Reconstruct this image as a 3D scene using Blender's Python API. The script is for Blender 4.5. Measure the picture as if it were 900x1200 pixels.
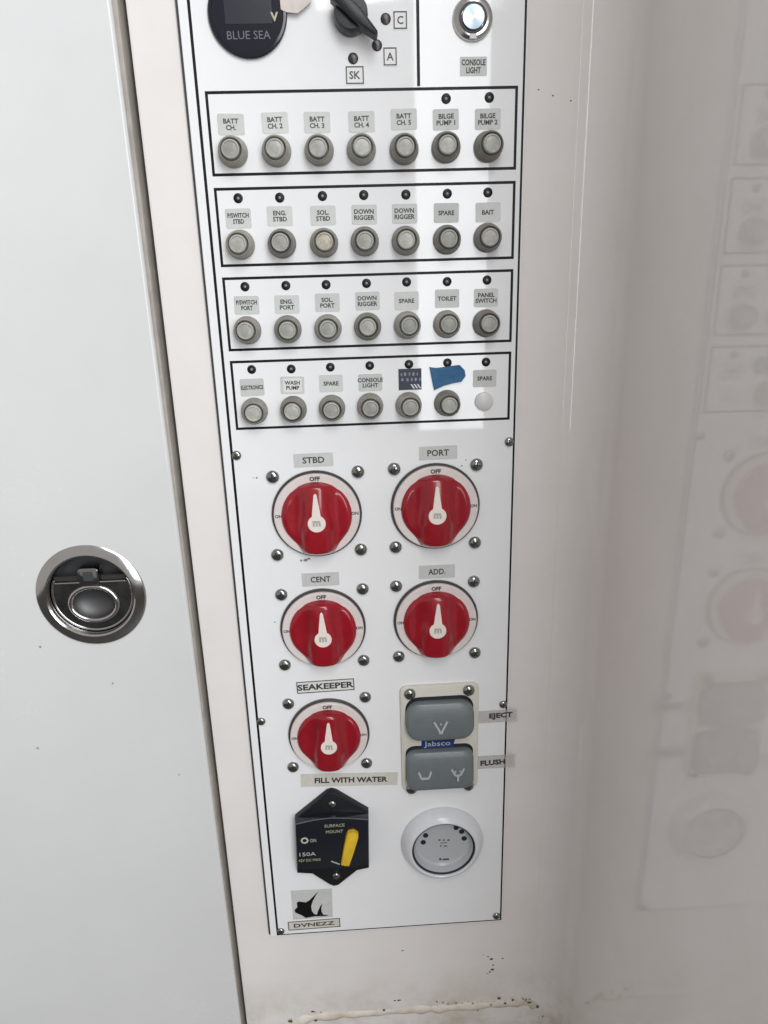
import bpy, bmesh, math, random
import numpy as np
from mathutils import Matrix, Vector
random.seed(7)
for o in list(bpy.data.objects): bpy.data.objects.remove(o, do_unlink=True)
scene = bpy.context.scene
COL = scene.collection

# ------------------------------------------------------------------ camera
# pose recovered from the panel's ruled lines and round dials (metres; x right, y into the wall, z up;
# the printed face of the panel is the plane y = 0, its lower left ruled corner is the origin)
RV = np.array([3.08505995e-01, -4.90249134e-02, -3.64402784e-02])
TV = np.array([-9.44759310e-02, 3.75641458e-01, 6.31445589e-01])
FP = 832.26
th = np.linalg.norm(RV); k = RV/th
K = np.array([[0,-k[2],k[1]],[k[2],0,-k[0]],[-k[1],k[0],0]])
RM = np.eye(3)+math.sin(th)*K+(1-math.cos(th))*K@K
CC = -RM.T@TV
def P(u, v, h=0.0):
    """photo pixel -> (x, z) on the plane h metres in front of the panel face"""
    d = RM.T@np.array([(u-450)/FP, (v-600)/FP, 1.0])
    q = CC+d*((-h-CC[2])/d[2])
    return float(q[0]), float(-q[1])
def c2b(v): return Vector((v[0], v[2], -v[1]))
cam = bpy.data.cameras.new('camera'); co = bpy.data.objects.new('camera', cam); COL.objects.link(co)
cam.sensor_fit = 'VERTICAL'; cam.sensor_height = 24; cam.lens = 24*FP/1200
cam.clip_start = 0.01; cam.clip_end = 50
xa, ya, za = c2b(RM[0]), -c2b(RM[1]), -c2b(RM[2])
m = Matrix((xa, ya, za)).transposed().to_4x4(); m.translation = c2b(CC)
co.matrix_world = m
scene.camera = co

# ------------------------------------------------------------------ light
w = bpy.data.worlds.new('World'); scene.world = w; w.use_nodes = True
bg = w.node_tree.nodes['Background']
bg.inputs['Color'].default_value = (1.0, 0.955, 0.925, 1); bg.inputs['Strength'].default_value = 0.57
L = bpy.data.lights.new('doorway_daylight', 'AREA'); L.shape = 'RECTANGLE'
L.size = 1.5; L.size_y = 1.2; L.energy = 42; L.color = (0.93, 0.97, 1.0)
lo = bpy.data.objects.new('doorway_daylight', L); COL.objects.link(lo)
lo.location = (1.03, -1.5, .75); lo.rotation_euler = (math.radians(90), 0, 0)
L2 = bpy.data.lights.new('overhead_hatch_daylight', 'AREA'); L2.shape = 'RECTANGLE'
L2.size = .9; L2.size_y = .7; L2.energy = 17; L2.color = (0.97, 0.985, 1.0)
lo2 = bpy.data.objects.new('overhead_hatch_daylight', L2); COL.objects.link(lo2)
lo2.location = (.40, -1.15, 1.45)
lo2.rotation_euler = (Vector((.0, 0, .45))-lo2.location).to_track_quat('-Z', 'Y').to_euler()
vs = scene.view_settings
vs.view_transform = 'Standard'; vs.look = 'None'; vs.exposure = -.24; vs.gamma = 1; vs.use_curve_mapping = False
scene.render.engine = 'CYCLES'

# ------------------------------------------------------------------ materials
def mat(name, col, rough=0.4, metal=0.0, var=0.0, vscale=30, bump=0.0, bscale=400, spec=0.5, coat=0.0, rvar=0.0, col2=None, **kw):
    M = bpy.data.materials.new(name); M.use_nodes = True
    nt = M.node_tree; b = nt.nodes['Principled BSDF']
    c = tuple(col)+(1,)
    b.inputs['Base Color'].default_value = c; b.inputs['Roughness'].default_value = rough
    b.inputs['Metallic'].default_value = metal; b.inputs['Specular IOR Level'].default_value = spec
    b.inputs['Coat Weight'].default_value = coat; b.inputs['Coat Roughness'].default_value = 0.05
    for kk, v in kw.items(): b.inputs[kk].default_value = v
    tc = nt.nodes.new('ShaderNodeTexCoord')
    if var or rvar:
        n = nt.nodes.new('ShaderNodeTexNoise'); n.inputs['Scale'].default_value = vscale
        n.inputs['Detail'].default_value = 6; n.inputs['Roughness'].default_value = 0.65
        nt.links.new(tc.outputs['Object'], n.inputs['Vector'])
        if var:
            r = nt.nodes.new('ShaderNodeValToRGB'); e = r.color_ramp.elements
            e[0].position = 0.33; e[1].position = 0.67
            e[0].color = (tuple(col2)+(1,)) if col2 else tuple(x*(1-var) for x in col)+(1,)
            e[1].color = tuple(min(1, x*(1+var)) for x in col)+(1,) if not col2 else c
            nt.links.new(n.outputs['Fac'], r.inputs['Fac']); nt.links.new(r.outputs['Color'], b.inputs['Base Color'])
        if rvar:
            mr = nt.nodes.new('ShaderNodeMapRange'); mr.inputs['From Min'].default_value = 0.3; mr.inputs['From Max'].default_value = 0.7
            mr.inputs['To Min'].default_value = max(0.02, rough-rvar); mr.inputs['To Max'].default_value = rough+rvar
            nt.links.new(n.outputs['Fac'], mr.inputs['Value']); nt.links.new(mr.outputs['Result'], b.inputs['Roughness'])
    if bump:
        n2 = nt.nodes.new('ShaderNodeTexNoise'); n2.inputs['Scale'].default_value = bscale; n2.inputs['Detail'].default_value = 3
        bp = nt.nodes.new('ShaderNodeBump'); bp.inputs['Strength'].default_value = bump; bp.inputs['Distance'].default_value = 0.001
        nt.links.new(tc.outputs['Object'], n2.inputs['Vector']); nt.links.new(n2.outputs['Fac'], bp.inputs['Height'])
        nt.links.new(bp.outputs['Normal'], b.inputs['Normal'])
    return M
M = dict(
 wall=mat('gelcoat_warm', (.805,.77,.75), .048, var=.035, vscale=14, bump=.012, bscale=14, rvar=.02, col2=(.768,.73,.71)),
 door=mat('gelcoat_door', (.63,.632,.63), .22, var=.03, vscale=5, bump=.03, bscale=8, rvar=.09),
 plate=mat('panel_white', (.825,.83,.84), .035, var=.012, vscale=40, bump=.006, bscale=30, rvar=.015),
 black=mat('print_black', (.006,.006,.008), .4, spec=.2),
 backing=mat('backing_black', (.03,.03,.03), .6, bump=.2),
 gap=mat('gap_dark', (.02,.018,.016), .8),
 edgeshade=mat('door_edge_shade', (.42,.39,.35), .5, var=.15, vscale=60),  # shade on the door's side painted in, browner than the face
 sticker=mat('label_grey', (.55,.56,.545), .45, var=.06, vscale=150),
 sticker2=mat('label_cream', (.60,.58,.52), .5, var=.06, vscale=120),
 sticker3=mat('label_white', (.70,.70,.69), .4, var=.04, vscale=120),
 clear=mat('tape_clear', (.62,.60,.58), .25, Alpha=.32),
 ink=mat('ink', (.035,.035,.035), .5),
 ink2=mat('ink_soft', (.045,.045,.045), .5),
 boot=mat('boot_rubber', (.27,.256,.225), .42, var=.12, vscale=160, bump=.15, bscale=500),
 cap=mat('cap_rubber', (.36,.36,.33), .33, var=.18, vscale=220, bump=.2, bscale=400),
 capring=mat('cap_rim', (.47,.47,.44), .25),
 capworn=mat('cap_worn', (.55,.50,.40), .5, var=.4, vscale=300, col2=(.28,.25,.2)),
 capwhite=mat('cap_white', (.66,.65,.64), .3),
 ledb=mat('led_bezel', (.006,.006,.006), .4, spec=.25),
 ledl=mat('led_lens', (.24,.23,.22), .2),
 red=mat('knob_red', (.285,.006,.015), .22, var=.1, vscale=50, coat=.3, rvar=.06),
 dial=mat('dial_white', (.70,.63,.61), .35, var=.05, vscale=100),
 dialb=mat('dial_base', (.05,.045,.045), .35),
 point=mat('pointer_cream', (.80,.72,.66), .4, var=.04, vscale=200),
 pgrey=mat('pointer_grey', (.38,.40,.36), .5),
 steel=mat('screw_steel', (.34,.35,.34), .17, 1.0, var=.2, vscale=300),
 steeld=mat('screw_recess', (.02,.02,.02), .5),
 chrome=mat('chrome', (.55,.54,.53), .13, 1.0, var=.06, vscale=60, rvar=.03),
 dchrome=mat('dark_chrome', (.16,.165,.17), .26, 1.0, var=.1, vscale=80, rvar=.05),
 cup=mat('cup_dark', (.05,.052,.055), .35),
 bowl=mat('bowl_metal', (.13,.13,.13), .55, 1.0),
 bplast=mat('black_plastic', (.009,.010,.013), .36, bump=.1, bscale=900, spec=.35),
 bface=mat('black_face', (.010,.012,.018), .2),
 navy=mat('meter_navy', (.008,.009,.018), .12),
 lcd=mat('lcd', (.022,.026,.036), .2),
 dimtext=mat('meter_text', (.12,.125,.15), .5),
 goldtext=mat('breaker_text', (.42,.41,.26), .5),
 palemark=mat('pale_mark', (.46,.47,.42), .5),
 yellow=mat('lever_yellow', (.70,.46,.03), .35, var=.15, vscale=120),
 cream=mat('rocker_plate_cream', (.63,.61,.54), .35, var=.05, vscale=60),
 rocker=mat('rocker_grey', (.145,.165,.172), .3, bump=.1, bscale=700, var=.06, vscale=80),
 icon=mat('icon_pale', (.42,.44,.44), .4),
 blue=mat('logo_blue', (.012,.035,.16), .35),
 btape=mat('tape_blue', (.006,.095,.225), .5, var=.12, vscale=90, bump=.35, bscale=350),
 wplast=mat('gauge_white', (.66,.67,.70), .22, var=.03, vscale=60),
 gface=mat('gauge_face', (.44,.455,.47), .25),
 ggap=mat('gauge_gap', (.015,.018,.025), .3),
 paper=mat('paper_scrap', (.60,.54,.50), .6, var=.12, vscale=120, bump=.4, bscale=200),
 seal=mat('sealant', (.745,.71,.645), .5, var=.3, vscale=45, bump=.6, bscale=160, col2=(.53,.47,.37)),
 grime=mat('grime', (.11,.08,.05), .8),
 smear=mat('smear', (.24,.24,.24), .8),
 floor=mat('floor_grey', (.09,.085,.08), .5, var=.1, vscale=10),
 checkd=mat('label_dark_print', (.012,.016,.035), .4),
 checkl=mat('label_light_print', (.62,.64,.68), .4),
 tabmetal=mat('tab_metal', (.30,.30,.30), .15, 1.0),
)
for kk in ('boot', 'cap', 'red', 'sticker'):
    nt = M[kk].node_tree; b = nt.nodes['Principled BSDF']; src = b.inputs['Base Color'].links[0].from_socket
    oi = nt.nodes.new('ShaderNodeObjectInfo'); mr = nt.nodes.new('ShaderNodeMapRange')
    mr.inputs['To Min'].default_value = .74 if kk in ('boot', 'cap') else .93; mr.inputs['To Max'].default_value = 1.22 if kk in ('boot', 'cap') else 1.07
    mx = nt.nodes.new('ShaderNodeVectorMath'); mx.operation = 'SCALE'
    nt.links.new(oi.outputs['Random'], mr.inputs['Value']); nt.links.new(src, mx.inputs[0]); nt.links.new(mr.outputs['Result'], mx.inputs['Scale'])
    nt.links.new(mx.outputs['Vector'], b.inputs['Base Color'])
# grime that has settled on the gelcoat low down, in blotches
nt = M['wall'].node_tree; b = nt.nodes['Principled BSDF']; src = b.inputs['Base Color'].links[0].from_socket
tc = nt.nodes.new('ShaderNodeTexCoord'); sx = nt.nodes.new('ShaderNodeSeparateXYZ'); nt.links.new(tc.outputs['Object'], sx.inputs[0])
mr = nt.nodes.new('ShaderNodeMapRange'); mr.inputs['From Min'].default_value = -.055; mr.inputs['From Max'].default_value = -.125
nt.links.new(sx.outputs['Z'], mr.inputs['Value'])
nz = nt.nodes.new('ShaderNodeTexNoise'); nz.inputs['Scale'].default_value = 22; nz.inputs['Detail'].default_value = 8; nz.inputs['Roughness'].default_value = .7
nt.links.new(tc.outputs['Object'], nz.inputs['Vector'])
rp = nt.nodes.new('ShaderNodeValToRGB'); rp.color_ramp.elements[0].position = .42; rp.color_ramp.elements[1].position = .72
nt.links.new(nz.outputs['Fac'], rp.inputs['Fac'])
ml = nt.nodes.new('ShaderNodeMath'); ml.operation = 'MULTIPLY'; nt.links.new(mr.outputs['Result'], ml.inputs[0]); nt.links.new(rp.outputs['Color'], ml.inputs[1])
mxr = nt.nodes.new('ShaderNodeMix'); mxr.data_type = 'RGBA'; nt.links.new(ml.outputs[0], mxr.inputs['Factor'])
nt.links.new(src, mxr.inputs['A']); mxr.inputs['B'].default_value = (.47,.42,.32,1); nt.links.new(mxr.outputs['Result'], b.inputs['Base Color'])
# radially brushed steel for the top push button
B = mat('brushed_steel', (.36,.42,.48), .33, 1.0, Anisotropic=.85)
nt = B.node_tree; tn = nt.nodes.new('ShaderNodeTangent'); tn.direction_type = 'RADIAL'; tn.axis = 'Y'
nt.links.new(tn.outputs['Tangent'], nt.nodes['Principled BSDF'].inputs['Tangent']); M['brushed'] = B

# ------------------------------------------------------------------ mesh helpers (local: x right, y = -h, z up)
def V(x, z, h): return (x, -h, z)
def mesh_from(bm, name, smooth=None):
    bmesh.ops.recalc_face_normals(bm, faces=bm.faces)
    me = bpy.data.meshes.new(name); bm.to_mesh(me); bm.free()
    if smooth is not None:
        for p in me.polygons: p.use_smooth = True
        if smooth < 3.1: me.set_sharp_from_angle(angle=smooth)
    return me
def obj(name, me, mt, parent=None, loc=(0,0,0), rot=0.0, label=None):
    """loc = (x, z, h); rot turns about the panel's normal"""
    o = bpy.data.objects.new(name, me); COL.objects.link(o)
    if mt is not None:
        if isinstance(mt, str): mt = M[mt]
        if not me.materials: me.materials.append(mt)
        elif me.materials[0] is not mt:
            o.material_slots[0].link = 'OBJECT'; o.material_slots[0].material = mt
    o.location = V(*loc); o.rotation_euler = (0, -rot, 0)
    if parent: o.parent = parent
    if label: o['label'] = label
    return o
def prism(poly, h0, h1, bev=0.0, seg=2, smooth=.7):
    bm = bmesh.new()
    a = [bm.verts.new(V(x, z, h0)) for x, z in poly]; b = [bm.verts.new(V(x, z, h1)) for x, z in poly]
    n = len(poly)
    bm.faces.new(a); f = bm.faces.new(b)
    for i in range(n): bm.faces.new((a[i], a[(i+1)%n], b[(i+1)%n], b[i]))
    bmesh.ops.recalc_face_normals(bm, faces=bm.faces)
    if bev:
        bmesh.ops.bevel(bm, geom=list(f.edges), offset=bev, segments=seg, profile=.5, affect='EDGES')
    return mesh_from(bm, 'prism', smooth if bev else None)
def rrect(w, hh, r, n=5, cx=0, cz=0):
    pts = []
    for sx, sz, a0 in ((1,1,0),(-1,1,90),(-1,-1,180),(1,-1,270)):
        for i in range(n+1):
            a = math.radians(a0+90*i/n)
            pts.append((cx+sx*(w/2-r)+r*math.cos(a), cz+sz*(hh/2-r)+r*math.sin(a)))
    return pts
def rect(x0, z0, x1, z1): return [(x0,z0),(x1,z0),(x1,z1),(x0,z1)]
def circ(r, n=24, cx=0, cz=0): return [(cx+r*math.cos(2*math.pi*i/n), cz+r*math.sin(2*math.pi*i/n)) for i in range(n)]
def lathe(prof, n=32, smooth=.6, closed=False):
    bm = bmesh.new(); rings = []
    for r, h in prof:
        if r < 1e-6: rings.append([bm.verts.new(V(0,0,h))])
        else: rings.append([bm.verts.new(V(r*math.cos(2*math.pi*i/n), r*math.sin(2*math.pi*i/n), h)) for i in range(n)])
    pairs = list(zip(rings, rings[1:]))
    if closed: pairs.append((rings[-1], rings[0]))
    for a, b in pairs:
        for i in range(n):
            j = (i+1)%n
            if len(a) == 1 and len(b) == 1: continue
            if len(a) == 1: bm.faces.new((a[0], b[j], b[i]))
            elif len(b) == 1: bm.faces.new((a[i], a[j], b[0]))
            else: bm.faces.new((a[i], a[j], b[j], b[i]))
    return mesh_from(bm, 'lathe', smooth)
def frame_mesh(x0, z0, x1, z1, t, h0, h1):
    bm = bmesh.new()
    o = rect(x0,z0,x1,z1); i_ = rect(x0+t,z0+t,x1-t,z1-t)
    R = [[bm.verts.new(V(x,z,h)) for x, z in q] for q, h in ((o,h0),(o,h1),(i_,h1),(i_,h0))]
    for a in range(4):
        A, Bq = R[a], R[(a+1)%4]
        for j in range(4): bm.faces.new((A[j], A[(j+1)%4], Bq[(j+1)%4], Bq[j]))
    return mesh_from(bm, 'frame')
def tube(path, r, n=10, closed=False, jitter=0):
    bm = bmesh.new(); rings = []; N = len(path)
    for i, p in enumerate(path):
        p = Vector(p)
        a = Vector(path[(i-1)%N] if closed or i else path[i]); b = Vector(path[(i+1)%N] if closed or i < N-1 else path[i])
        t = (b-a).normalized(); u = t.cross(Vector((0,1,0)))
        if u.length < 1e-4: u = t.cross(Vector((1,0,0)))
        u.normalize(); v = t.cross(u); rr = r*(1+jitter*random.uniform(-1,1))
        rings.append([bm.verts.new(p+rr*(math.cos(2*math.pi*j/n)*u+math.sin(2*math.pi*j/n)*v)) for j in range(n)])
    for i in range(N if closed else N-1):
        A, Bq = rings[i], rings[(i+1)%N]
        for j in range(n): bm.faces.new((A[j], A[(j+1)%n], Bq[(j+1)%n], Bq[j]))
    if not closed: bm.faces.new(rings[0]); bm.faces.new(rings[-1])
    return mesh_from(bm, 'tube', 1.2)
def join(meshes):
    bm = bmesh.new()
    for me, off in meshes:
        t = bmesh.new(); t.from_mesh(me)
        bmesh.ops.translate(t, verts=t.verts, vec=V(*off)); tm = bpy.data.meshes.new('t'); t.to_mesh(tm); t.free()
        bm.from_mesh(tm); bpy.data.meshes.remove(tm)
    me = bpy.data.meshes.new('join'); bm.to_mesh(me); bm.free()
    return me
TXT = {}
def text_mesh(s, size, width=None, weight=.0, depth=.00008, line=.95):
    key = (s, size, width, weight)
    if key in TXT: return TXT[key]
    cu = bpy.data.curves.new('txt', 'FONT'); cu.body = s; cu.size = size; cu.align_x = 'CENTER'; cu.align_y = 'CENTER'
    cu.extrude = depth; cu.resolution_u = 2; cu.offset = weight*size; cu.space_line = line
    t = bpy.data.objects.new('txt', cu); COL.objects.link(t)
    bpy.context.view_layer.update()
    me = bpy.data.meshes.new_from_object(t.evaluated_get(bpy.context.evaluated_depsgraph_get()))
    bpy.data.objects.remove(t, do_unlink=True); bpy.data.curves.remove(cu)
    xs = [v.co.x for v in me.vertices]; ys = [v.co.y for v in me.vertices]
    w0 = max(xs)-min(xs); mx = (max(xs)+min(xs))/2; my = (max(ys)+min(ys))/2
    f = width/w0 if width else 1.0
    for v in me.vertices: v.co = Vector(((v.co.x-mx)*f, -v.co.z, v.co.y-my))
    me.materials.clear()
    TXT[key] = me
    return me

# ------------------------------------------------------------------ the setting
def struct(o): o['kind'] = 'structure'; return o
WH = -.004                                  # height of the wall face relative to the panel face
def wall_profile():
    pts = [(-.0375, .035), (-.0375, .0052), (-.0371, .0043), (-.0362, .004)]
    pts.append((-.0355, .004))
    for i in range(1, 13): pts.append((-.0362+(.2338+.0362)*i/12, .004))
    pts += [(.2344, .004), (.2349, .00395), (.2352, .0037), (.2358, .0036), (.2368, .0036)]
    r = .0285; cx, cy = .2370, .0036-r
    for i in range(0, 15):
        a = math.radians(90-90*i/14); pts.append((cx+r*math.cos(a), cy+r*math.sin(a)))
    for i in range(1, 15): pts.append((.2655, cy-(.46+cy)*i/14))
    r2 = .014
    for i in range(1, 7):
        a = math.radians(90*i/6); pts.append((.2655+r2*(1-math.cos(a)), -.46-r2*math.sin(a)))
    pts += [(.36, -.474)]
    return pts
def build_wall():
    bm = bmesh.new(); prof = wall_profile(); zs = [-.70+1.9*i/24 for i in range(25)]; rows = []
    for z in zs:
        row = []
        for x, y in prof:
            if x > .23: x += (.0063*z-.0022)*min(1, (x-.23)/.03)
            row.append(bm.verts.new((x, y, z)))
        rows.append(row)
    for a, b in zip(rows, rows[1:]):
        for i in range(len(prof)-1): bm.faces.new((a[i], a[i+1], b[i+1], b[i]))
    bmesh.ops.recalc_face_normals(bm, faces=bm.faces)
    me = mesh_from(bm, 'wall', .5)
    return me
wall = struct(obj('wall', build_wall(), 'wall'))
fl = bpy.data.meshes.new('floor')
fl.from_pydata([(-3,-4,-.7),(3,-4,-.7),(3,.6,-.7),(-3,.6,-.7)], [], [(0,1,2,3)]); struct(obj('floor', fl, 'floor'))

# specks of rust and dirt on the gelcoat
def specks(spots, h):
    bm = bmesh.new()
    for u, v, r in spots:
        x, z = P(u, v, h); n = 7; a0 = random.random()*6
        for k_ in (0, 1):
            pass
        top = [bm.verts.new(V(x+r*random.uniform(.6,1.3)*1.2*math.cos(a0+6.283*i/n), z+r*random.uniform(.5,1.2)*math.sin(a0+6.283*i/n), h+.00012)) for i in range(n)]
        bot = [bm.verts.new((q.co.x, -h+.0002, q.co.z)) for q in top]
        bm.faces.new(top)
        for i in range(n): bm.faces.new((top[i], top[(i+1)%n], bot[(i+1)%n], bot[i]))
    return mesh_from(bm, 'specks')
sp = [(566,1119,.0006),(572,1121,.0008),(576,1124,.0015),(578,1131,.0009),(577,1136,.0014),(574,1139,.0011),(571,1141,.0006),(589,1123,.0008),
      (463,1172.5,.0012),(467,1172.5,.0012),(469,1172,.0008),(366,1185.5,.0013),(369,1186,.0008),(376,1186,.0007),(472,1114,.0008),
      (631,105,.0005),(648,112,.0006),(669,118,.0005),(585,1170,.0014),(592,1175,.0009),(620,1175,.0011),(560,1184,.0008),(610,1173,.0007)]
g = obj('grime_specks', specks(sp, WH), 'grime', wall); g['kind'] = 'stuff'

# yellowed sealant round a cover at the foot of the wall
z0 = -.108; path = []
for x, z in reversed(rrect(.262, .20, .036, 10, .124, z0-.10)):
    path.append((x+random.uniform(-.0006,.0006), .0085, z+random.uniform(-.0012,.0012)))
dense = []
for i in range(len(path)):
    a, b = Vector(path[i]), Vector(path[(i+1)%len(path)]); n = max(1, int((b-a).length/.008))
    for j in range(n):
        q = a.lerp(b, j/n); dense.append((q.x+random.uniform(-.0005,.0005), q.y, q.z+random.uniform(-.0007,.0007)))
so = obj('sealant_bead', tube(dense, .0063, 12, True, .18), 'seal')
so['label'] = 'yellowed lumpy sealant bead with dark specks at foot of wall below switch panel'; so['category'] = 'sealant'
edge = []
for i_ in range(34):
    t_ = random.random()**.6
    u_ = 470+t_*165; v_ = 1179-8*t_+(0 if u_ < 612 else (u_-612)**2*.022)+random.gauss(0, 1.6)
    edge.append((u_, v_, random.choice((.0002,.0003,.0004,.0007))))
sb = obj('mould_specks', specks([(585,1170,.0015),(601,1172,.0012),(620,1175,.0014),(629,1180,.0018),(637,1191,.0016),(592,1176,.0010),(370,1196,.0013),(340,1197,.0020),(450,1184,.0010)]+edge, -.0022), 'grime', so)
sb['kind'] = 'stuff'

# ------------------------------------------------------------------ hatch door on the left, with its flush ring latch
DR = -.0408
DT = lambda z: .0050+.0105*(z+.1)/.8        # the door stands a little further out towards the top
door = bpy.data.objects.new('hatch_door', None); COL.objects.link(door)
door.location = (-.3, 0, -.7)
door['label'] = 'white gelcoat hatch door with round chrome ring latch beside the switch panel'; door['category'] = 'door'
LX, LZ = P(107, 698, .0115); LR = .0392
def build_door():
    bm = bmesh.new()
    x0, x1, za_, zb_ = -.62, DR, -.68, 1.2
    hx, hz, hr = LX, LZ, .034
    rb = .0022
    outer = rect(x0, za_, x1-rb, zb_)
    ov = []
    for i in range(4):
        a, b = outer[i], outer[(i+1)%4]
        for j in range(16):
            t = j/16; x, z = a[0]+(b[0]-a[0])*t, a[1]+(b[1]-a[1])*t
            ov.append(bm.verts.new(V(x, z, DT(z))))
    iv = [bm.verts.new(V(hx+hr*math.cos(2*math.pi*i/48), hz+hr*math.sin(2*math.pi*i/48), DT(hz+hr*math.sin(2*math.pi*i/48)))) for i in range(48)]
    es = [bm.edges.new((ov[i], ov[(i+1)%len(ov)])) for i in range(len(ov))]+[bm.edges.new((iv[i], iv[(i+1)%48])) for i in range(48)]
    bmesh.ops.triangle_fill(bm, use_beauty=True, use_dissolve=False, edges=es)
    # rounded closing edge
    right = ov[16:33]
    prev = right
    for i in range(1, 6):
        a = math.radians(90*i/5)
        cur = [bm.verts.new(V(x1-rb+rb*math.sin(a), v.co.z, DT(v.co.z)-rb*(1-math.cos(a)))) for v in right]
        for j in range(len(cur)-1): bm.faces.new((prev[j], prev[j+1], cur[j+1], cur[j]))
        prev = cur
    return mesh_from(bm, 'door', .6)
def rel(o, par):                               # parent without moving
    o.parent = par; o.matrix_parent_inverse = Matrix.Translation(-par.location); return o
rel(obj('door_panel', build_door(), 'door'), door)
rel(obj('door_edge', join([(prism(rect(DR-.012, -.68, DR+.0001, 1.2), -.030, .0020), (0,0,0))]), 'edgeshade'), door)
obj('door_gap_channel', prism(rect(DR-.05, -.69, -.0365, 1.2), -.06, -.0285), 'gap', wall)
# latch: flange, cup, pull plate with finger hole, hinge tab
lh = DT(LZ)
flange = rel(obj('latch', lathe([(.0300,-.004),(.0300,.0010),(.0306,.0022),(.0318,.0028),(.0375,.0017),(.0388,.0008),(LR,-.0006)], 64, .5), 'chrome', None, (LX, LZ, lh), 0, 'round chrome flush latch with dark ring pull'), door)
def sub(name, me, mt, par, loc, rot=0, label=None): return obj(name, me, mt, par, loc, rot, label)
sub('cup', lathe([(.0302,0.0),(.0300,-.009),(.027,-.0115),(.0,-.0118)], 48), 'cup', flange, (0,0,-.001))
# pull plate: D shape with a round hole
def pull_plate():
    bm = bmesh.new(); hz = -.0035; n = 48; zc = .0095; R_ = .0278
    a0 = math.asin(zc/R_)
    out = [(R_*math.cos(a0-(math.pi+2*a0)*i/(n-1)), R_*math.sin(a0-(math.pi+2*a0)*i/(n-1))) for i in range(n)]
    ins = [(.0166*math.cos(-2*math.pi*i/n), -.0075+.0132*math.sin(-2*math.pi*i/n)) for i in range(n)]
    res = []
    for h in (-.0055, -.0018):
        ov = [bm.verts.new(V(x, z, h)) for x, z in out]; iv = [bm.verts.new(V(x, z, h)) for x, z in ins]
        es = [bm.edges.new((ov[i], ov[(i+1)%n])) for i in range(n)]+[bm.edges.new((iv[i], iv[(i+1)%n])) for i in range(n)]
        bmesh.ops.triangle_fill(bm, use_beauty=True, use_dissolve=False, edges=es); res.append((ov, iv))
    for s in (0, 1):
        A, Bq = res[0][s], res[1][s]
        for i in range(n): bm.faces.new((A[i], A[(i+1)%n], Bq[(i+1)%n], Bq[i]))
    return mesh_from(bm, 'pull', .5)
sub('pull_plate', pull_plate(), 'dchrome', flange, (0,0,0))
ell = [(.0168*math.cos(2*math.pi*i/48), .0022, -.0075+.0134*math.sin(2*math.pi*i/48)) for i in range(48)]
sub('finger_rim', tube(ell, .0019, 12, True), 'chrome', flange, (0,0,0))
rimp = [(.0284*math.cos(math.radians(155+230*i/40)), .0024, .0284*math.sin(math.radians(155+230*i/40))) for i in range(41)]
sub('pull_rim', tube(rimp, .0010, 8), 'chrome', flange, (0,0,0))
bw = lathe([(.0,-.0108),(.006,-.0102),(.0105,-.0085),(.0136,-.006),(.0150,-.003)], 40)
for v in bw.vertices: v.co.z *= .88; v.co.x *= 1.11
sub('finger_bowl', bw, 'bowl', flange, (0, -.0075, .0002))
sub('hinge_tab', prism(rrect(.0150, .0135, .003), -.008, .0008, .0012), 'tabmetal', flange, (0, .0145, 0))
sub('hinge_tab_recess', prism(rrect(.0072, .0070, .001), .0004, .0010), 'cup', flange, (0, .0150, 0))
sub('hinge_bar', prism(rrect(.0500, .0014, .0006), -.004, -.0006, .0004), 'chrome', flange, (0, .0096, 0))
sub('hinge_slot', prism(rrect(.0520, .0034, .0006), -.006, -.0035), 'gap', flange, (0, .0122, 0))
nk = obj('door_marks', specks([(57,621,.0006),(132,801,.0006),(47,758,.0007),(17,506,.0007),(44,877,.0006),(210,908,.0004),(87,610,.0004)], .0109), 'smear'); nk['kind'] = 'stuff'; rel(nk, door)

# ------------------------------------------------------------------ the switch panel
panel = bpy.data.objects.new('switch_panel', None); COL.objects.link(panel)
panel['label'] = 'white boat switch panel with rows of push buttons and red battery switches'; panel['category'] = 'switch panel'
XL, XR, ZB, ZT = -.0064, .2016, -.0022, .82
obj('plate', prism(rect(XL, ZB, XR, ZT), -.0030, 0, .0004, 1), 'plate', panel)
obj('backing', prism(rect(XL-.0016, ZB+.001, XR-.0004, ZT), -.0046, -.0018), 'backing', panel)  # black sheet behind the plate, reaching past its left edge
T0, T1 = -.0003, .00006
for nm, r in (('border_line', (-.0009,0,.0009,ZT-.004)), ('border_line', (.1992,0,.2006,ZT-.004)), ('border_line', (-.0009,-.0010,.2006,0)), ('divider_line', (.1338,.6626,.1357,ZT-.004))):
    obj(nm, prism(rect(*r), T0, T1), 'black', panel)
FT = [.6620, .6083, .5548, .5013]
for ft in FT: obj('circuit_frame', frame_mesh(.0046, ft-.0472, .1964, ft, .0017, T0, .00008), 'black', panel)

# screws
def screw_mesh(r, hh):
    head = lathe([(r,0),(r,.25*hh),(r*.93,.6*hh),(r*.7,.9*hh),(r*.35,hh),(0,hh)], 20, 1.0)
    return head
def cross_mesh(r, hh):
    a = prism(rect(-r*.55,-r*.12,r*.55,r*.12), hh*.9, hh*1.04); b = prism(rect(-r*.12,-r*.55,r*.12,r*.55), hh*.9, hh*1.05)
    return join([(a,(0,0,0)),(b,(0,0,0))])
S5, X5 = screw_mesh(.0047, .0030), cross_mesh(.0047, .0030)
S3, X3 = screw_mesh(.0034, .0020), cross_mesh(.0034, .0020)
def screw(par, x, z, h=0, big=True, origin=(0,0,0)):
    s = obj('screw', S5 if big else S3, 'steel', par, (x-origin[0], z-origin[1], h-origin[2]))
    if par is panel: obj('screw_slot', X5 if big else X3, 'steeld', s, (0,0,0), random.uniform(0, 1.5))
    return s
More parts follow.
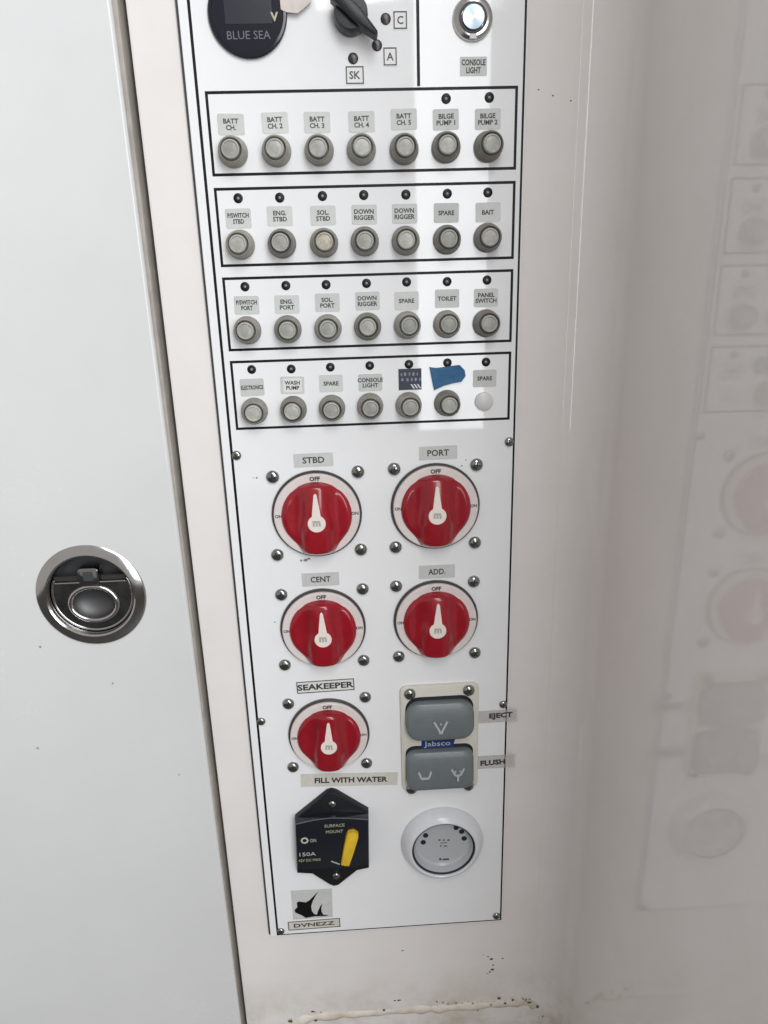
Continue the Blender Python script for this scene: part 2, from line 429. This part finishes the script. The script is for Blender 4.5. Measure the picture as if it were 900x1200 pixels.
def screw_flat(par, x, z, h, origin, big=True):
    me_s, me_x = (S5, X5) if big else (S3, X3)
    obj('screw', me_s, 'steel', par, (x-origin[0], z-origin[1], h-origin[2]))
    obj('screw_slot', me_x, 'steeld', par, (x-origin[0], z-origin[1], h-origin[2]+.00002), random.uniform(0, 1.5))
for u, v in ((277,534),(597,518),(306,846),(590,826),(329,1092),(582,1074)):
    x, z = P(u, v, .001); screw(panel, x, z, 0, False)

# name labels
def name_label(x, z, s, w=.0163, hh=.0118, mt='sticker', size=.0038, tw=None, rot=0, r=.0012, ink='ink2', weight=.03, h=0, label=None, frame=False):
    o = obj('name_label', prism(rrect(w, hh, r, 3), -.0002, .00025, 0), mt, panel, (x, z, h), rot, label)
    if frame: obj('label_border', frame_mesh(-w/2+.0004, -hh/2+.0004, w/2-.0004, hh/2-.0004, .0007, .0001, .00032), 'ink2', o)
    if s:
        lines = s.split('\n'); me = text_mesh(s, size, tw, weight)
        obj('lettering', me, ink, o, (0, 0, .0003))
    return o
# push button breakers with rubber boots
BOOT = lathe([(.0091,-.0002),(.0092,.0012),(.0089,.0022),(.0084,.0030),(.0081,.0086),(.0076,.0104),(.0069,.0110),(.0065,.0104),(.0063,.0070),(.0,.0070)], 36, .9)
CAP = lathe([(.0056,.0060),(.0057,.0112),(.0053,.0122),(.0046,.0125),(.0041,.0120),(.0028,.0122),(0,.0124)], 32, .7)
CRING = lathe([(.0044,.0122),(.0047,.0127),(.0052,.0125),(.0054,.0119)], 32, 1.2)
LEDB = lathe([(.0030,-.0002),(.0030,.0002),(.0027,.0004),(.0013,.0004),(.0011,.0001),(0,.0001)], 20, .7)
LEDL = lathe([(.0010,.0000),(.0009,.0004),(.0005,.0006),(0,.0006)], 14, 1.2)
names = [['BATT\nCH.','BATT\nCH. 2','BATT\nCH. 3','BATT\nCH. 4','BATT\nCH. 5','BILGE\nPUMP 1','BILGE\nPUMP 2'],
 ['P/SWITCH\nSTBD','ENG.\nSTBD','SOL.\nSTBD','DOWN\nRIGGER','DOWN\nRIGGER','SPARE','BAIT'],
 ['P/SWITCH\nPORT','ENG.\nPORT','SOL.\nPORT','DOWN\nRIGGER','SPARE','TOILET','PANEL\nSWITCH'],
 ['ELECTRONICS','WASH\nPUMP','SPARE','CONSOLE\nLIGHT',None,None,'SPARE']]
lamps = [[5,6], range(7), range(7), range(7)]
for r in range(4):
    for c in range(7):
        x = .0187+.0266*c; j = lambda s=.0003: random.uniform(-s, s)
        zt = FT[r]
        if c in lamps[r]:
            b = obj('indicator_light', LEDB, 'ledb', panel, (x+j()+(.0004 if r else 0), zt-.0064+j(), 0)); obj('lens', LEDL, 'ledl', b)
        if r == 3 and c == 6:
            bl = obj('blank_plug', lathe([(.0064,-.0002),(.0064,.0012),(.0058,.0017),(0,.0019)], 28, .9), 'capwhite', panel, (x-.0005, zt-.0335, 0), 0, 'flat white blank plug closing an unused button hole')
        else:
            b = obj('push_button', BOOT, 'boot', panel, (x+j(), zt-.0340+j(), -.0002), j(3)); b.rotation_euler.x = j(.035); b.rotation_euler.z = j(.035)
            worn = (r, c) == (1, 2)
            if worn: b['label'] = 'push button with worn yellowish cap'
            obj('cap', CAP, 'capworn' if worn else 'cap', b); obj('cap_rim', CRING, 'capring', b)
        nm = names[r][c]
        if nm:
            big = max(len(t) for t in nm.split('\n'))
            tw = {8:.0135, 11:.0150}.get(big)
            if nm == 'WASH\nPUMP':
                lb = name_label(x+j(), zt-.0178+j(), '', rot=j(.03))
                obj('overlay', prism(rect(-.0062,-.0048,.0064,.0046), .0002, .00042), 'sticker3', lb, (0,0,0), .02); obj('lettering', text_mesh(nm, .0036, None, .03), 'ink2', lb, (0,0,.0005))
            else: name_label(x+j(.0006), zt-.0178+j(.0005), nm, tw=tw, rot=j(.02))
# dark printed label and blue tape in the lowest row
x, z = P(480.5, 444.5, .0003); dk = obj('name_label', prism(rect(-.0079,-.0072,.0079,.0072), -.0002, .0003), 'checkd', panel, (x, z, 0), 0, 'dark blue and white patterned sticker')
rs = random.Random(3); bits = []
for row, zz in enumerate((.0036, -.0002)):
    xx = -.0066
    while xx < .0060:
        w_ = rs.uniform(.0012, .0026); n_ = 7
        bits.append((prism([(xx+w_/2+w_/2*rs.uniform(.6,1)*math.cos(6.283*i/n_), zz+rs.uniform(.0008,.0017)*math.sin(6.283*i/n_)) for i in range(n_)], .0002, .00036), (0,0,0))); xx += w_+rs.uniform(.0005,.0012)
obj('label_pattern', join(bits), mat('label_faded_print', (.20,.22,.30), .5, var=.4, vscale=400), dk)
obj('label_stripes', join([(prism([(x0_,-.0064),(x0_+.0011,-.0064),(x0_-.0009,-.0034),(x0_-.0020,-.0034)], .0002, .0004), (0,0,0)) for x0_ in (.0022,.0044,.0066)]), 'checkl', dk)
poly = [P(u, v, .002) for u, v in ((503.5,430.5),(512,431.5),(530,429),(539,428),(545,434),(546,441),(541,447.5),(530,449.5),(520,452.5),(509,457.5),(507,448))]
def tape_mesh(poly, h0, h1, wob):
    bm = bmesh.new(); cx = sum(p[0] for p in poly)/len(poly); cz = sum(p[1] for p in poly)/len(poly)
    ring = []
    for s, in ((1.0,),(.66,),(.33,)):
        ring.append([bm.verts.new(V(cx+(x-cx)*s, cz+(z-cz)*s, h1+wob*random.uniform(-1,1)*(1.0 if s == 1 else .5))) for x, z in poly])
    n = len(poly); c = bm.verts.new(V(cx, cz, h1))
    base = [bm.verts.new((v.co.x, v.co.y+(h1-h0), v.co.z)) for v in ring[0]]
    for A, Bq in ((base, ring[0]), (ring[0], ring[1]), (ring[1], ring[2])):
        for i in range(n): bm.faces.new((A[i], A[(i+1)%n], Bq[(i+1)%n], Bq[i]))
    for i in range(n): bm.faces.new((ring[2][i], ring[2][(i+1)%n], c))
    bm.faces.new(base)
    return mesh_from(bm, 'tape', 1.0)
bt = obj('blue_tape', tape_mesh(poly, .0001, .0011, .0005), 'btape'); bt['label'] = 'torn piece of blue tape stuck over a label in the lowest button row'; bt['category'] = 'tape'
# stain spots on the plate
ps = obj('dirt_marks', specks([(301,560,.0008),(297,560,.0004),(353,657,.0011),(358,656,.0014),(362,655,.0010),(541,546,.0006),(546,539,.0005),(322,729,.0006)], 0), 'smear', panel); ps['kind'] = 'stuff'

# ---- red battery switches
def knob_mesh():
    """teardrop knob: low disc with scooped sides and a raised grip running down its middle"""
    bm = bmesh.new(); NA, NR = 96, 22
    R0 = .0252
    def rim(a):
        # a measured from +x; teardrop nose at -z
        d = abs((a+math.pi/2+math.pi) % (2*math.pi)-math.pi)      # angle from the nose
        r = R0
        nose = .0288
        w_ = .0105
        if d < math.radians(75):
            # straight flanks from the disc to the nose
            rn = nose/max(math.cos(d), .2) if math.tan(d)*nose < w_ else 1e9
            t0, t1 = math.radians(20), math.radians(56)
            if d <= math.atan2(w_, nose): r = nose/math.cos(d)*(1-.05*(d/t0)**2)
            else:
                p0 = Vector((w_, -nose)); p1 = Vector((R0*math.sin(t1), -R0*math.cos(t1)))
                dirv = Vector((math.sin(d), -math.cos(d))); e = p1-p0
                den = dirv.x*e.y-dirv.y*e.x
                tt = (p0.x*e.y-p0.y*e.x)/den if abs(den) > 1e-9 else R0
                r = max(R0, tt) if d < t1 else R0
        return r
    def hgt(x, z, f):
        wd = .0078+.0022*math.exp(-((z+.009)/.009)**2)+.0022*max(0, min(1, (-z-.008)/.015))
        rg = 1/(1+math.exp((abs(x)-wd)/.0014))
        low = .0084-.0016*math.exp(-((abs(x)-.015)/.005)**2)
        top = .0141-.0020*max(0, (z-.004)/.02)**1.5
        h = low+(top-low)*rg
        e = max(0, (f-.86)/.14)
        return h-(.0022+.004*rg)*e**2.2
    c = bm.verts.new(V(0,0,hgt(0,0,0))); rings = []
    for i in range(1, NR+1):
        f = i/NR; ring = []
        for j in range(NA):
            a = 2*math.pi*j/NA; r = rim(a)*f; x, z = r*math.cos(a), r*math.sin(a)
            ring.append(bm.verts.new(V(x, z, hgt(x, z, f))))
        rings.append(ring)
    rings.append([bm.verts.new((v.co.x, -.0030, v.co.z)) for v in rings[-1]])
    for j in range(NA): bm.faces.new((c, rings[0][j], rings[0][(j+1)%NA]))
    for A, Bq in zip(rings, rings[1:]):
        for j in range(NA): bm.faces.new((A[j], A[(j+1)%NA], Bq[(j+1)%NA], Bq[j]))
    return mesh_from(bm, 'knob', 1.0)
KNOB = knob_mesh()
SWB = lathe([(.0324,-.0002),(.0325,.0018),(.0318,.0026),(.0300,.0026),(0,.0026)], 64, .6)
SWD = lathe([(.0309,.0014),(.0308,.0046),(.0302,.0052),(.0238,.0050),(.0236,.0030)], 64, .6)
SWG = lathe([(.0250,.0030),(.0250,.0058),(.0244,.0060)], 64, .6)
pp = []
for i in range(25):
    a = math.radians(60-(360-60)*i/24)          # round end, open at the top
    pp.append((.0064*math.cos(a), -.0042+.0064*math.sin(a)))
pp += [(-.0011,.0168),(-.0005,.0177),(.0005,.0177),(.0011,.0168)]
POINT = prism(pp, .0100, .0142, .0003, 1)
OFFT, ONT, MT_ = text_mesh('OFF', .0042, None, .04), text_mesh('ON', .0032, None, .03), text_mesh('m', .0075, None, .05)
sw = [('STBD', (371.5,602.8), [(319.3,559.3),(419.5,553.3),(325,650.8),(423,644.5)]),
      ('PORT', (510.3,594), [(462,550),(558.8,545),(463.8,641.8),(556.8,636.3)]),
      ('CENT', (378.8,736.5), [(329.5,697.5),(425,690.8),(333.8,780),(426.3,774.5)]),
      ('ADD.', (511,726.5), [(464.3,687.5),(555.5,682),(467.5,770),(556.8,765.5)]),
      ('SEAKEEPER', (385.7,861.2), [(337.8,825.5),(428.1,817.7),(343.4,899.7),(429.7,895)])]
for nm, cc, scs in sw:
    x, z = P(cc[0], cc[1], .002)
    s = obj('battery_switch', SWB, 'dialb', panel, (x, z, 0), 0, 'red battery switch labelled '+nm.rstrip('.'))
    obj('dial_ring', SWD, 'dial', s)
    obj('dial_lettering', OFFT, 'ink', s, (0, .0274, .0052))
    for sx in (-1, 1): obj('dial_mark', ONT, 'ink', s, (sx*.0274, .0006, .0052))
    ka = random.uniform(-.035, .035); obj('knob', KNOB, 'red', s, (0,0,0), ka); obj('pointer', POINT, 'point', s, (0,.0008,0), ka); obj('pointer_mark', MT_, 'pgrey', s, (0,-.0030,.01428), ka)
    for u, v in scs:
        sx, sz = P(u, v, .0015); screw_flat(s, sx, sz, 0, (x, z, 0))
def quad_label(us, s, mt, **kw):
    pts = [P(u, v, 0) for u, v in us]
    x = sum(p[0] for p in pts)/4; z = sum(p[1] for p in pts)/4
    w_ = (math.dist(pts[0], pts[1])+math.dist(pts[2], pts[3]))/2; hh = (math.dist(pts[1], pts[2])+math.dist(pts[3], pts[0]))/2
    rot = math.atan2(pts[1][1]-pts[0][1]+pts[2][1]-pts[3][1], pts[1][0]-pts[0][0]+pts[2][0]-pts[3][0])
    return name_label(x, z, s, w_, hh, mt, rot=rot, **kw)
def box_label(x0, y0, x1, y1, s, mt, tilt=-.045, **kw):
    d = (x1-x0)*tilt/2
    return quad_label([(x0,y0-d),(x1,y0+d),(x1,y1+d),(x0,y1-d)], s, mt, **kw)
box_label(344, 531, 390.5, 547, 'STBD', 'sticker', size=.0062, tw=.0155, r=.0004, weight=.02, ink='ink')
box_label(353.8, 671, 397.5, 686.5, 'CENT', 'sticker', size=.0062, tw=.0150, r=.0004, weight=.02, ink='ink')
box_label(491, 522.5, 535.8, 538.5, 'PORT', 'sticker', size=.0062, tw=.0155, r=.0004, weight=.02, ink='ink')
box_label(490.8, 662, 533, 677.5, 'ADD.', 'sticker', size=.0062, tw=.0130, r=.0004, weight=.02, ink='ink')
quad_label([(346.8,798.6),(415.2,794.4),(416,808.4),(347.6,813.6)], 'SEAKEEPER', 'sticker3', size=.0070, tw=.0440, r=.0003, weight=.03, ink='ink', frame=True)
quad_label([(352.2,907),(466,904.5),(466,919.5),(352.5,922)], '', 'sticker2', r=.0003)
x, z = P(411.5, 913.8, .0003); lbl = [o for o in bpy.data.objects if o.name.startswith('name_label')][-1]
obj('lettering', text_mesh('FILL WITH WATER', .0068, .0600, .035), 'ink', lbl, (x-lbl.location.x, z-lbl.location.z, .0003), 0.0)
def tape(us, s, tu, size, tw, label):
    pts = [P(u, v, .0003) for u, v in us]
    o = obj('label_tape', prism(pts, .0001, .00035), 'clear', panel, (0,0,0), 0, label)
    x, z = P(*tu, .0004); obj('lettering', text_mesh(s, size, tw, .035), 'ink', o, (x, z, .0004), .03)
tape([(557,834),(606,830.5),(607,845),(557.5,848)], 'EJECT', (587,839), .0062, .0190, 'clear label tape reading EJECT')
tape([(557,886.5),(604,883.5),(604,899),(557,901.5)], 'FLUSH', (577.5,893.5), .0066, .0205, 'clear label tape reading FLUSH')
# dial-side small framed labels
for s, (x0, y0, x1, y1) in (('C', (460.3,12.3,477.6,35.0)), ('A', (448.6,54.8,465.6,77.8)), ('SK', (404.6,76.8,427,99.4))):
    box_label(x0, y0, x1, y1, s, 'sticker3', tilt=-.01, size=.0058, r=.0002, weight=.02, ink='ink2', frame=True)
box_label(539, 66.5, 570.5, 89, 'CONSOLE\nLIGHT', 'sticker', tilt=-.01, size=.0044, tw=.0148, r=.0004, weight=.03)

# ---- voltmeter
x, z = .0340, .7015
vm = obj('voltmeter', lathe([(.0232,-.0002),(.0232,.0020),(.0226,.0028),(.0212,.0030),(.0208,.0026),(0,.0026)], 64, .6), 'navy', panel, (x, z, 0), 0, 'round black digital voltmeter')
a, b = P(264, 28, .003), P(315.5, -30, .003)
obj('screen', prism(rect(a[0]-x, a[1]-z, b[0]-x, min(b[1]-z, .0185)), .0020, .0028), 'lcd', vm)
q = P(321.5, 19.5, .003); obj('lettering', text_mesh('V', .0062, None, .04), 'goldtext', vm, (q[0]-x, q[1]-z, .0029))
q = P(291.5, 41, .003); obj('lettering', text_mesh('BLUE SEA', .0062, .0255, 0), 'dimtext', vm, (q[0]-x, q[1]-z, .0029))
poly = [P(u, v, .004) for u, v in ((331,-22),(328,0),(329,10.5),(335,13.5),(342,14.5),(349,15),(356,9),(364,1.5),(366,-14),(350,-26))]
pc = obj('paper_scrap', tape_mesh(poly, .0026, .0036, .0006), 'paper'); pc['label'] = 'torn scrap of pinkish paper stuck at the edge of the round voltmeter'; pc['category'] = 'paper scrap'

# ---- rotary selector
x, z = P(411, 17, .006); z += 0
sel = obj('selector_switch', lathe([(.0100,-.0002),(.0102,.0050),(.0098,.0110),(.0090,.0124),(0,.0128)], 40, .7), 'bplast', panel, (x, z, 0), 0, 'black rotary selector knob with pointer lever')
q = P(440, 42, .010); d = (q[0]-x, q[1]-z); ang = math.atan2(d[1], d[0]); ln = math.hypot(*d)
lv = prism([(-.0125,-.0034),(-.0125,.0034),(.004,.0040),(.010,.0030),(ln,.0015),(ln+.0012,.0004),(ln+.0012,-.0004),(ln,-.0015),(.010,-.0030),(.004,-.0040)], .0060, .0165, .0012)
obj('lever', lv, 'bplast', sel, (0,0,0), ang)
DOT = lathe([(.0031,-.0002),(.0031,.0004),(.0026,.0007),(0,.0007)], 20, .7)
mdot = mat('dot_brown', (.03,.018,.018), .3)
for u, v in ((452,22),(441.8,53),(413.8,68.3)):
    q = P(u, v, .0004); dd = obj('position_dot', DOT, mdot, panel, (q[0], q[1], 0)); obj('lens', LEDL, 'ledl', dd)

# ---- steel push button
x, z = P(554.6, 20.3, .003)
st = obj('steel_push_button', lathe([(.0121,-.0002),(.0122,.0010),(.0116,.0024),(.0096,.0032),(.0084,.0030),(.0082,.0016),(0,.0016)], 48, .5), 'chrome', panel, (x, z, 0), 0, 'round brushed steel push button for console light')
obj('black_ring', lathe([(.0083,.0014),(.0082,.0034),(.0071,.0034),(.0070,.0014)], 40, .6), 'bplast', st)
obj('cap', lathe([(.0069,.0014),(.0069,.0040),(.0064,.0045),(0,.0046)], 40, .4), 'brushed', st)
obj('white_block', prism(rect(-.0021,-.0113,.0021,-.0084), .0020, .0037, .0003, 1), 'checkl', st)  # small white block on the lower part of the outer ring

# ---- pump rocker unit
us = [(469.2,805),(560,799.5),(560.5,920.5),(471,927)]
pts = [P(u, v, .002) for u, v in us]; cx = sum(p[0] for p in pts)/4; cz = sum(p[1] for p in pts)/4
W_ = (pts[1][0]-pts[0][0]+pts[2][0]-pts[3][0])/2; H_ = (pts[0][1]-pts[3][1]+pts[1][1]-pts[2][1])/2
ru = obj('rocker_switch_unit', prism(rrect(W_, H_, .005, 5), -.0002, .0030, .0008), 'cream', panel, (cx, cz, 0), 0, 'cream plate with two grey rockers for pump')
for u, v in ((480.3,813.8),(549.5,809.3),(482.5,925),(549,921)):
    q = P(u, v, .004); screw_flat(ru, q[0], q[1], .0030, (cx, cz, 0))
def rocker_mesh(w_, hh, hb, ht, r):
    """cushion shaped rocker: rounded outline, bulging face tilted from hb (lower edge) to ht (upper edge)"""
    bm = bmesh.new(); N = 10; pl = rrect(w_, hh, r, 6); n = len(pl); rings = []
    for f, drop in ((1.0,None),(1.0,.0022),(.97,.0009),(.90,.0003),(.7,0),(.45,0),(.2,0)):
        ring = []
        for x, z in pl:
            hz = hb+(ht-hb)*(z*f/hh+.5)+.0012*(1-(2*z*f/hh)**2)
            ring.append(bm.verts.new(V(x*f, z*f, .001 if drop is None else hz-drop)))
        rings.append(ring)
    for A, Bq in zip(rings, rings[1:]):
        for i in range(n): bm.faces.new((A[i], A[(i+1)%n], Bq[(i+1)%n], Bq[i]))
    bm.faces.new(rings[-1])
    return mesh_from(bm, 'rocker', .9)
def strip_poly(pl, t):
    out = []
    for (x0, z0), (x1, z1) in zip(pl, pl[1:]):
        d = Vector((x1-x0, z1-z0)).normalized(); nx, nz = -d.y*t/2, d.x*t/2
        out.append(([(x0+nx,z0+nz),(x1+nx,z1+nz),(x1-nx,z1-nz),(x0-nx,z0-nz)]))
    return out
for (x0, y0, x1, y1), (hb, ht), rr, icons in (((476.6,824.5,556,868.5),(.0125,.0085),.0105,[('V',516.5,852)]), ((477,881.5,555.5,926.5),(.0125,.0085),.0070,[('U',498,909),('Y',536.4,907)])):
    hm = .0100
    tl, tr, br, bl_ = P(x0, y0+2, ht), P(x1, y0-2, ht), P(x1, y1-2, hb), P(x0, y1+2, hb)
    rx = (tl[0]+tr[0]+br[0]+bl_[0])/4; rz = (tl[1]+tr[1]+br[1]+bl_[1])/4
    rw = (tr[0]-tl[0]+br[0]-bl_[0])/2; rh = (tl[1]+tr[1]-br[1]-bl_[1])/2
    obj('rocker_gap_shade', prism(rrect(rw+.0006, rh+.0035, rr, 6), .0020, .0032), 'ggap', ru, (rx-cx, rz-cz+.0015, 0))  # near-black sheet painting the shadow gap along the rocker's top
    obj('rocker', rocker_mesh(rw, rh, hb, ht, rr), 'rocker', ru, (rx-cx, rz-cz, 0))
    for kind, u, v in icons:
        q = P(u, v, .0115); ms = []
        if kind == 'V': lines = [[(-.0052,.0050),(-.0008,-.0034)],[(.0052,.0050),(.0008,-.0034)],[(-.0008,-.0034),(-.0006,-.0052)],[(.0008,-.0034),(.0006,-.0052)]]; dots = [(0,.0030)]
        elif kind == 'U': lines = [[(-.0050,.0038),(-.0030,-.0018)],[(-.0030,-.0020),(.0030,-.0020)],[(.0030,-.0018),(.0050,.0038)]]; dots = []
        else: lines = [[(-.0050,.0050),(-.0020,-.0006)],[(.0050,.0050),(.0020,-.0006)],[(-.0020,-.0006),(.0020,-.0006)],[(0,-.0006),(0,-.0056)]]; dots = [(-.0020,.0028),(.0020,.0028)]
        for i_, ln_ in enumerate(lines):
            for pl in strip_poly(ln_, .0016): ms.append((prism(pl, -.0020, .0006+.00003*i_), (0,0,0)))
        for dx, dz in dots: ms.append((prism(circ(.0008, 8), -.0020, .00075), (dx, dz, 0)))
        fr = (q[1]-rz)/rh; hz = hb+(ht-hb)*(fr+.5)+.0012*(1-(2*fr)**2)
        io = obj('icon', join(ms), 'icon', ru, (q[0]-cx, q[1]-cz, hz+.0003)); io.rotation_euler = (-math.atan2(hb-ht, rh), 0, 0)
a, b = P(494, 877.5, .0034), P(533.5, 866, .0034)
lg = obj('maker_logo', prism([(a[0]-cx,a[1]-cz),(b[0]-cx-.002,a[1]-cz),(b[0]-cx,b[1]-cz),(a[0]-cx,b[1]-cz)], .0029, .0033), 'blue', ru)
obj('logo_lettering', text_mesh('Jabsco', .0066, .0215, .01), 'icon', ru, ((a[0]+b[0])/2-cx-.001, (a[1]+b[1])/2-cz-.0002, .0034))

# ---- black surface breaker with yellow lever
H1 = .0060
bp = [(388.5,928.5),(394,930),(432,952),(432.5,1017.5),(418.5,1020.5),(397,1037.5),(391.5,1039),(386,1037),(366,1024.5),(348,1023.5),(345.5,960),(383,930)]
pts = [P(u, v, H1) for u, v in bp]; cx = sum(p[0] for p in pts)/len(pts); cz = sum(p[1] for p in pts)/len(pts)
pts = [(x-cx, z-cz) for x, z in pts]
if sum(p[0]*q[1]-q[0]*p[1] for p, q in zip(pts, pts[1:]+pts[:1])) < 0: pts.reverse()
cb = obj('circuit_breaker', prism(pts, -.0002, H1, .0012), 'bplast', panel, (cx, cz, 0), 0, 'black panel breaker with yellow reset lever')
fc = [P(u, v, .0135) for u, v in ((346,966),(370,961),(388,958.5),(410,959),(432,960.5),(432.5,1014),(420,1016.5),(360,1019),(348.5,1018.5))]
obj('raised_face', prism([(x-cx, z-cz) for x, z in reversed(fc)], .004, .0135, .0006), 'bface', cb)
rd = [P(u, v, .0136) for u, v in ((346,966),(368,961),(388,958.5),(410,959),(432,960.5))]
ms = []
for p_, q_ in zip(rd, rd[1:]): ms.append((prism([(p_[0]-cx,p_[1]-cz-.0005),(q_[0]-cx,q_[1]-cz-.0005),(q_[0]-cx,q_[1]-cz+.0001),(p_[0]-cx,p_[1]-cz+.0001)], .0130, .01365), (0,0,0)))
obj('face_ridge', join(ms), 'dimtext', cb)
q = P(389.5, 943, H1+.001); obj('screw', S3, 'steel', cb, (q[0]-cx, q[1]-cz, H1))
q = P(394, 1027, H1+.001); obj('screw', S3, 'steel', cb, (q[0]-cx, q[1]-cz, H1))
h = .0136
for s, u, v, sz, tw, mt in (('SURFACE',392,967.5,.0042,.0165,'goldtext'),('MOUNT',392,974.5,.0042,.0140,'goldtext'),('150A',360.5,1001,.0052,.0135,'palemark'),('42V DC MAX',363,1008,.0036,.0185,'goldtext'),('ON',366.8,985,.0046,.0050,'palemark')):
    q = P(u, v, h); obj('lettering', text_mesh(s, sz, tw, 0), mt, cb, (q[0]-cx, q[1]-cz, h))
q = P(357, 985, h); obj('gear_mark', lathe([(.0033,.0),(.0033,.0001),(.0018,.00012),(.0018,0)], 8, None), 'palemark', cb, (q[0]-cx, q[1]-cz, h))
q = P(393, 1011, h); obj('arc_mark', prism(rect(-.004,-.0005,.004,.0005), 0, .0001), 'palemark', cb, (q[0]-cx, q[1]-cz, h), -.5)
a, b = P(413.5, 980, .0180), P(404.5, 1015, .0180)
d = (b[0]-a[0], b[1]-a[1]); ang = math.atan2(d[1], d[0]); ln = math.hypot(*d)
ly = prism([(-.0015,-.0042),(.001,-.0050),(ln*.5,-.0046),(ln,-.0036),(ln+.0006,0),(ln,.0036),(ln*.5,.0046),(.001,.0050),(-.0015,.0042),(-.0035,0)], .0125, .0180, .0012)
obj('lever', ly, 'yellow', cb, (a[0]-cx, a[1]-cz, 0), ang)

# ---- white round gauge
x, z = P(518.3, 986.5, .0015)
ga = obj('gauge', lathe([(.0350,-.0002),(.0352,.0022),(.0345,.0045),(.0318,.0090),(.0296,.0112),(.0280,.0118),(.0269,.0112),(.0266,.0080)], 72, .8), 'wplast', panel, (x, z, 0), 0, 'round white gauge with recessed grey face')
obj('face_gap', lathe([(.0268,.0100),(.0264,.0102),(.0252,.0098),(.0250,.0040)], 64, .6), 'ggap', ga)
obj('face', lathe([(.0251,.0092),(.0248,.0086),(.0232,.0040),(.0215,.0026),(0,.0026)], 64, .5), 'gface', ga)
DOTG = prism(circ(.0023, 10), -.0004, .0003)
for u, v in ((498.8,979),(496,987),(534.5,970),(541,974.5),(544,982.5)):
    q = P(u, v, .0028); obj('indicator_dot', DOTG, 'ggap', ga, (q[0]-x, q[1]-z, .0028))
for u, v, w_, hh in ((515,984.5,.0020,.0012),(520,984.5,.0016,.0012),(525.5,984.5,.0020,.0012),(516.5,991.5,.0016,.0012),(522,991.5,.0030,.0010),(520,987.8,.0060,.0006),(516,1007,.0020,.0022),(522.5,1007,.0055,.0016)):
    q = P(u, v, .0027); obj('face_mark', prism(rect(-w_/2,-hh/2,w_/2,hh/2), -.0002, .0001), 'ink2', ga, (q[0]-x, q[1]-z, .0026))

# ---- emblem sticker and name tag at the foot
us = [(340.5,1043.5),(389,1041),(390,1074.5),(343.5,1077.5)]
pts = [P(u, v, 0) for u, v in us]; cx = sum(p[0] for p in pts)/4; cz = sum(p[1] for p in pts)/4
em = obj('emblem_sticker', prism([(p[0]-cx, p[1]-cz) for p in reversed(pts)], -.0002, .0002), 'sticker', panel, (cx, cz, 0), 0, 'grey square sticker with black leaping fish emblem')
def zp(l): return [(P(320+a/9, 1030+b/9, .0003)[0]-cx, P(320+a/9, 1030+b/9, .0003)[1]-cz) for a, b in l]
obj('emblem', prism(zp([(225,330),(255,300),(250,250),(275,238),(345,248),(385,225),(430,180),(478,128),(440,195),(418,235),(402,290),(410,340),(435,372),(480,380),(585,380),(560,392),(440,395),(345,412),(310,388),(235,355)]), 0, .0003), 'black', em)
obj('emblem', prism(zp([(462,378),(478,330),(500,285),(520,262),(508,310),(512,350),(532,378)]), 0, .00034), 'black', em)
quad_label([(336.5,1080),(398.5,1075),(399.5,1086),(338,1090.5)], 'DVNEZZ', 'sticker2', size=.0056, tw=.036, r=.0003, weight=.02, ink='ink', frame=True)
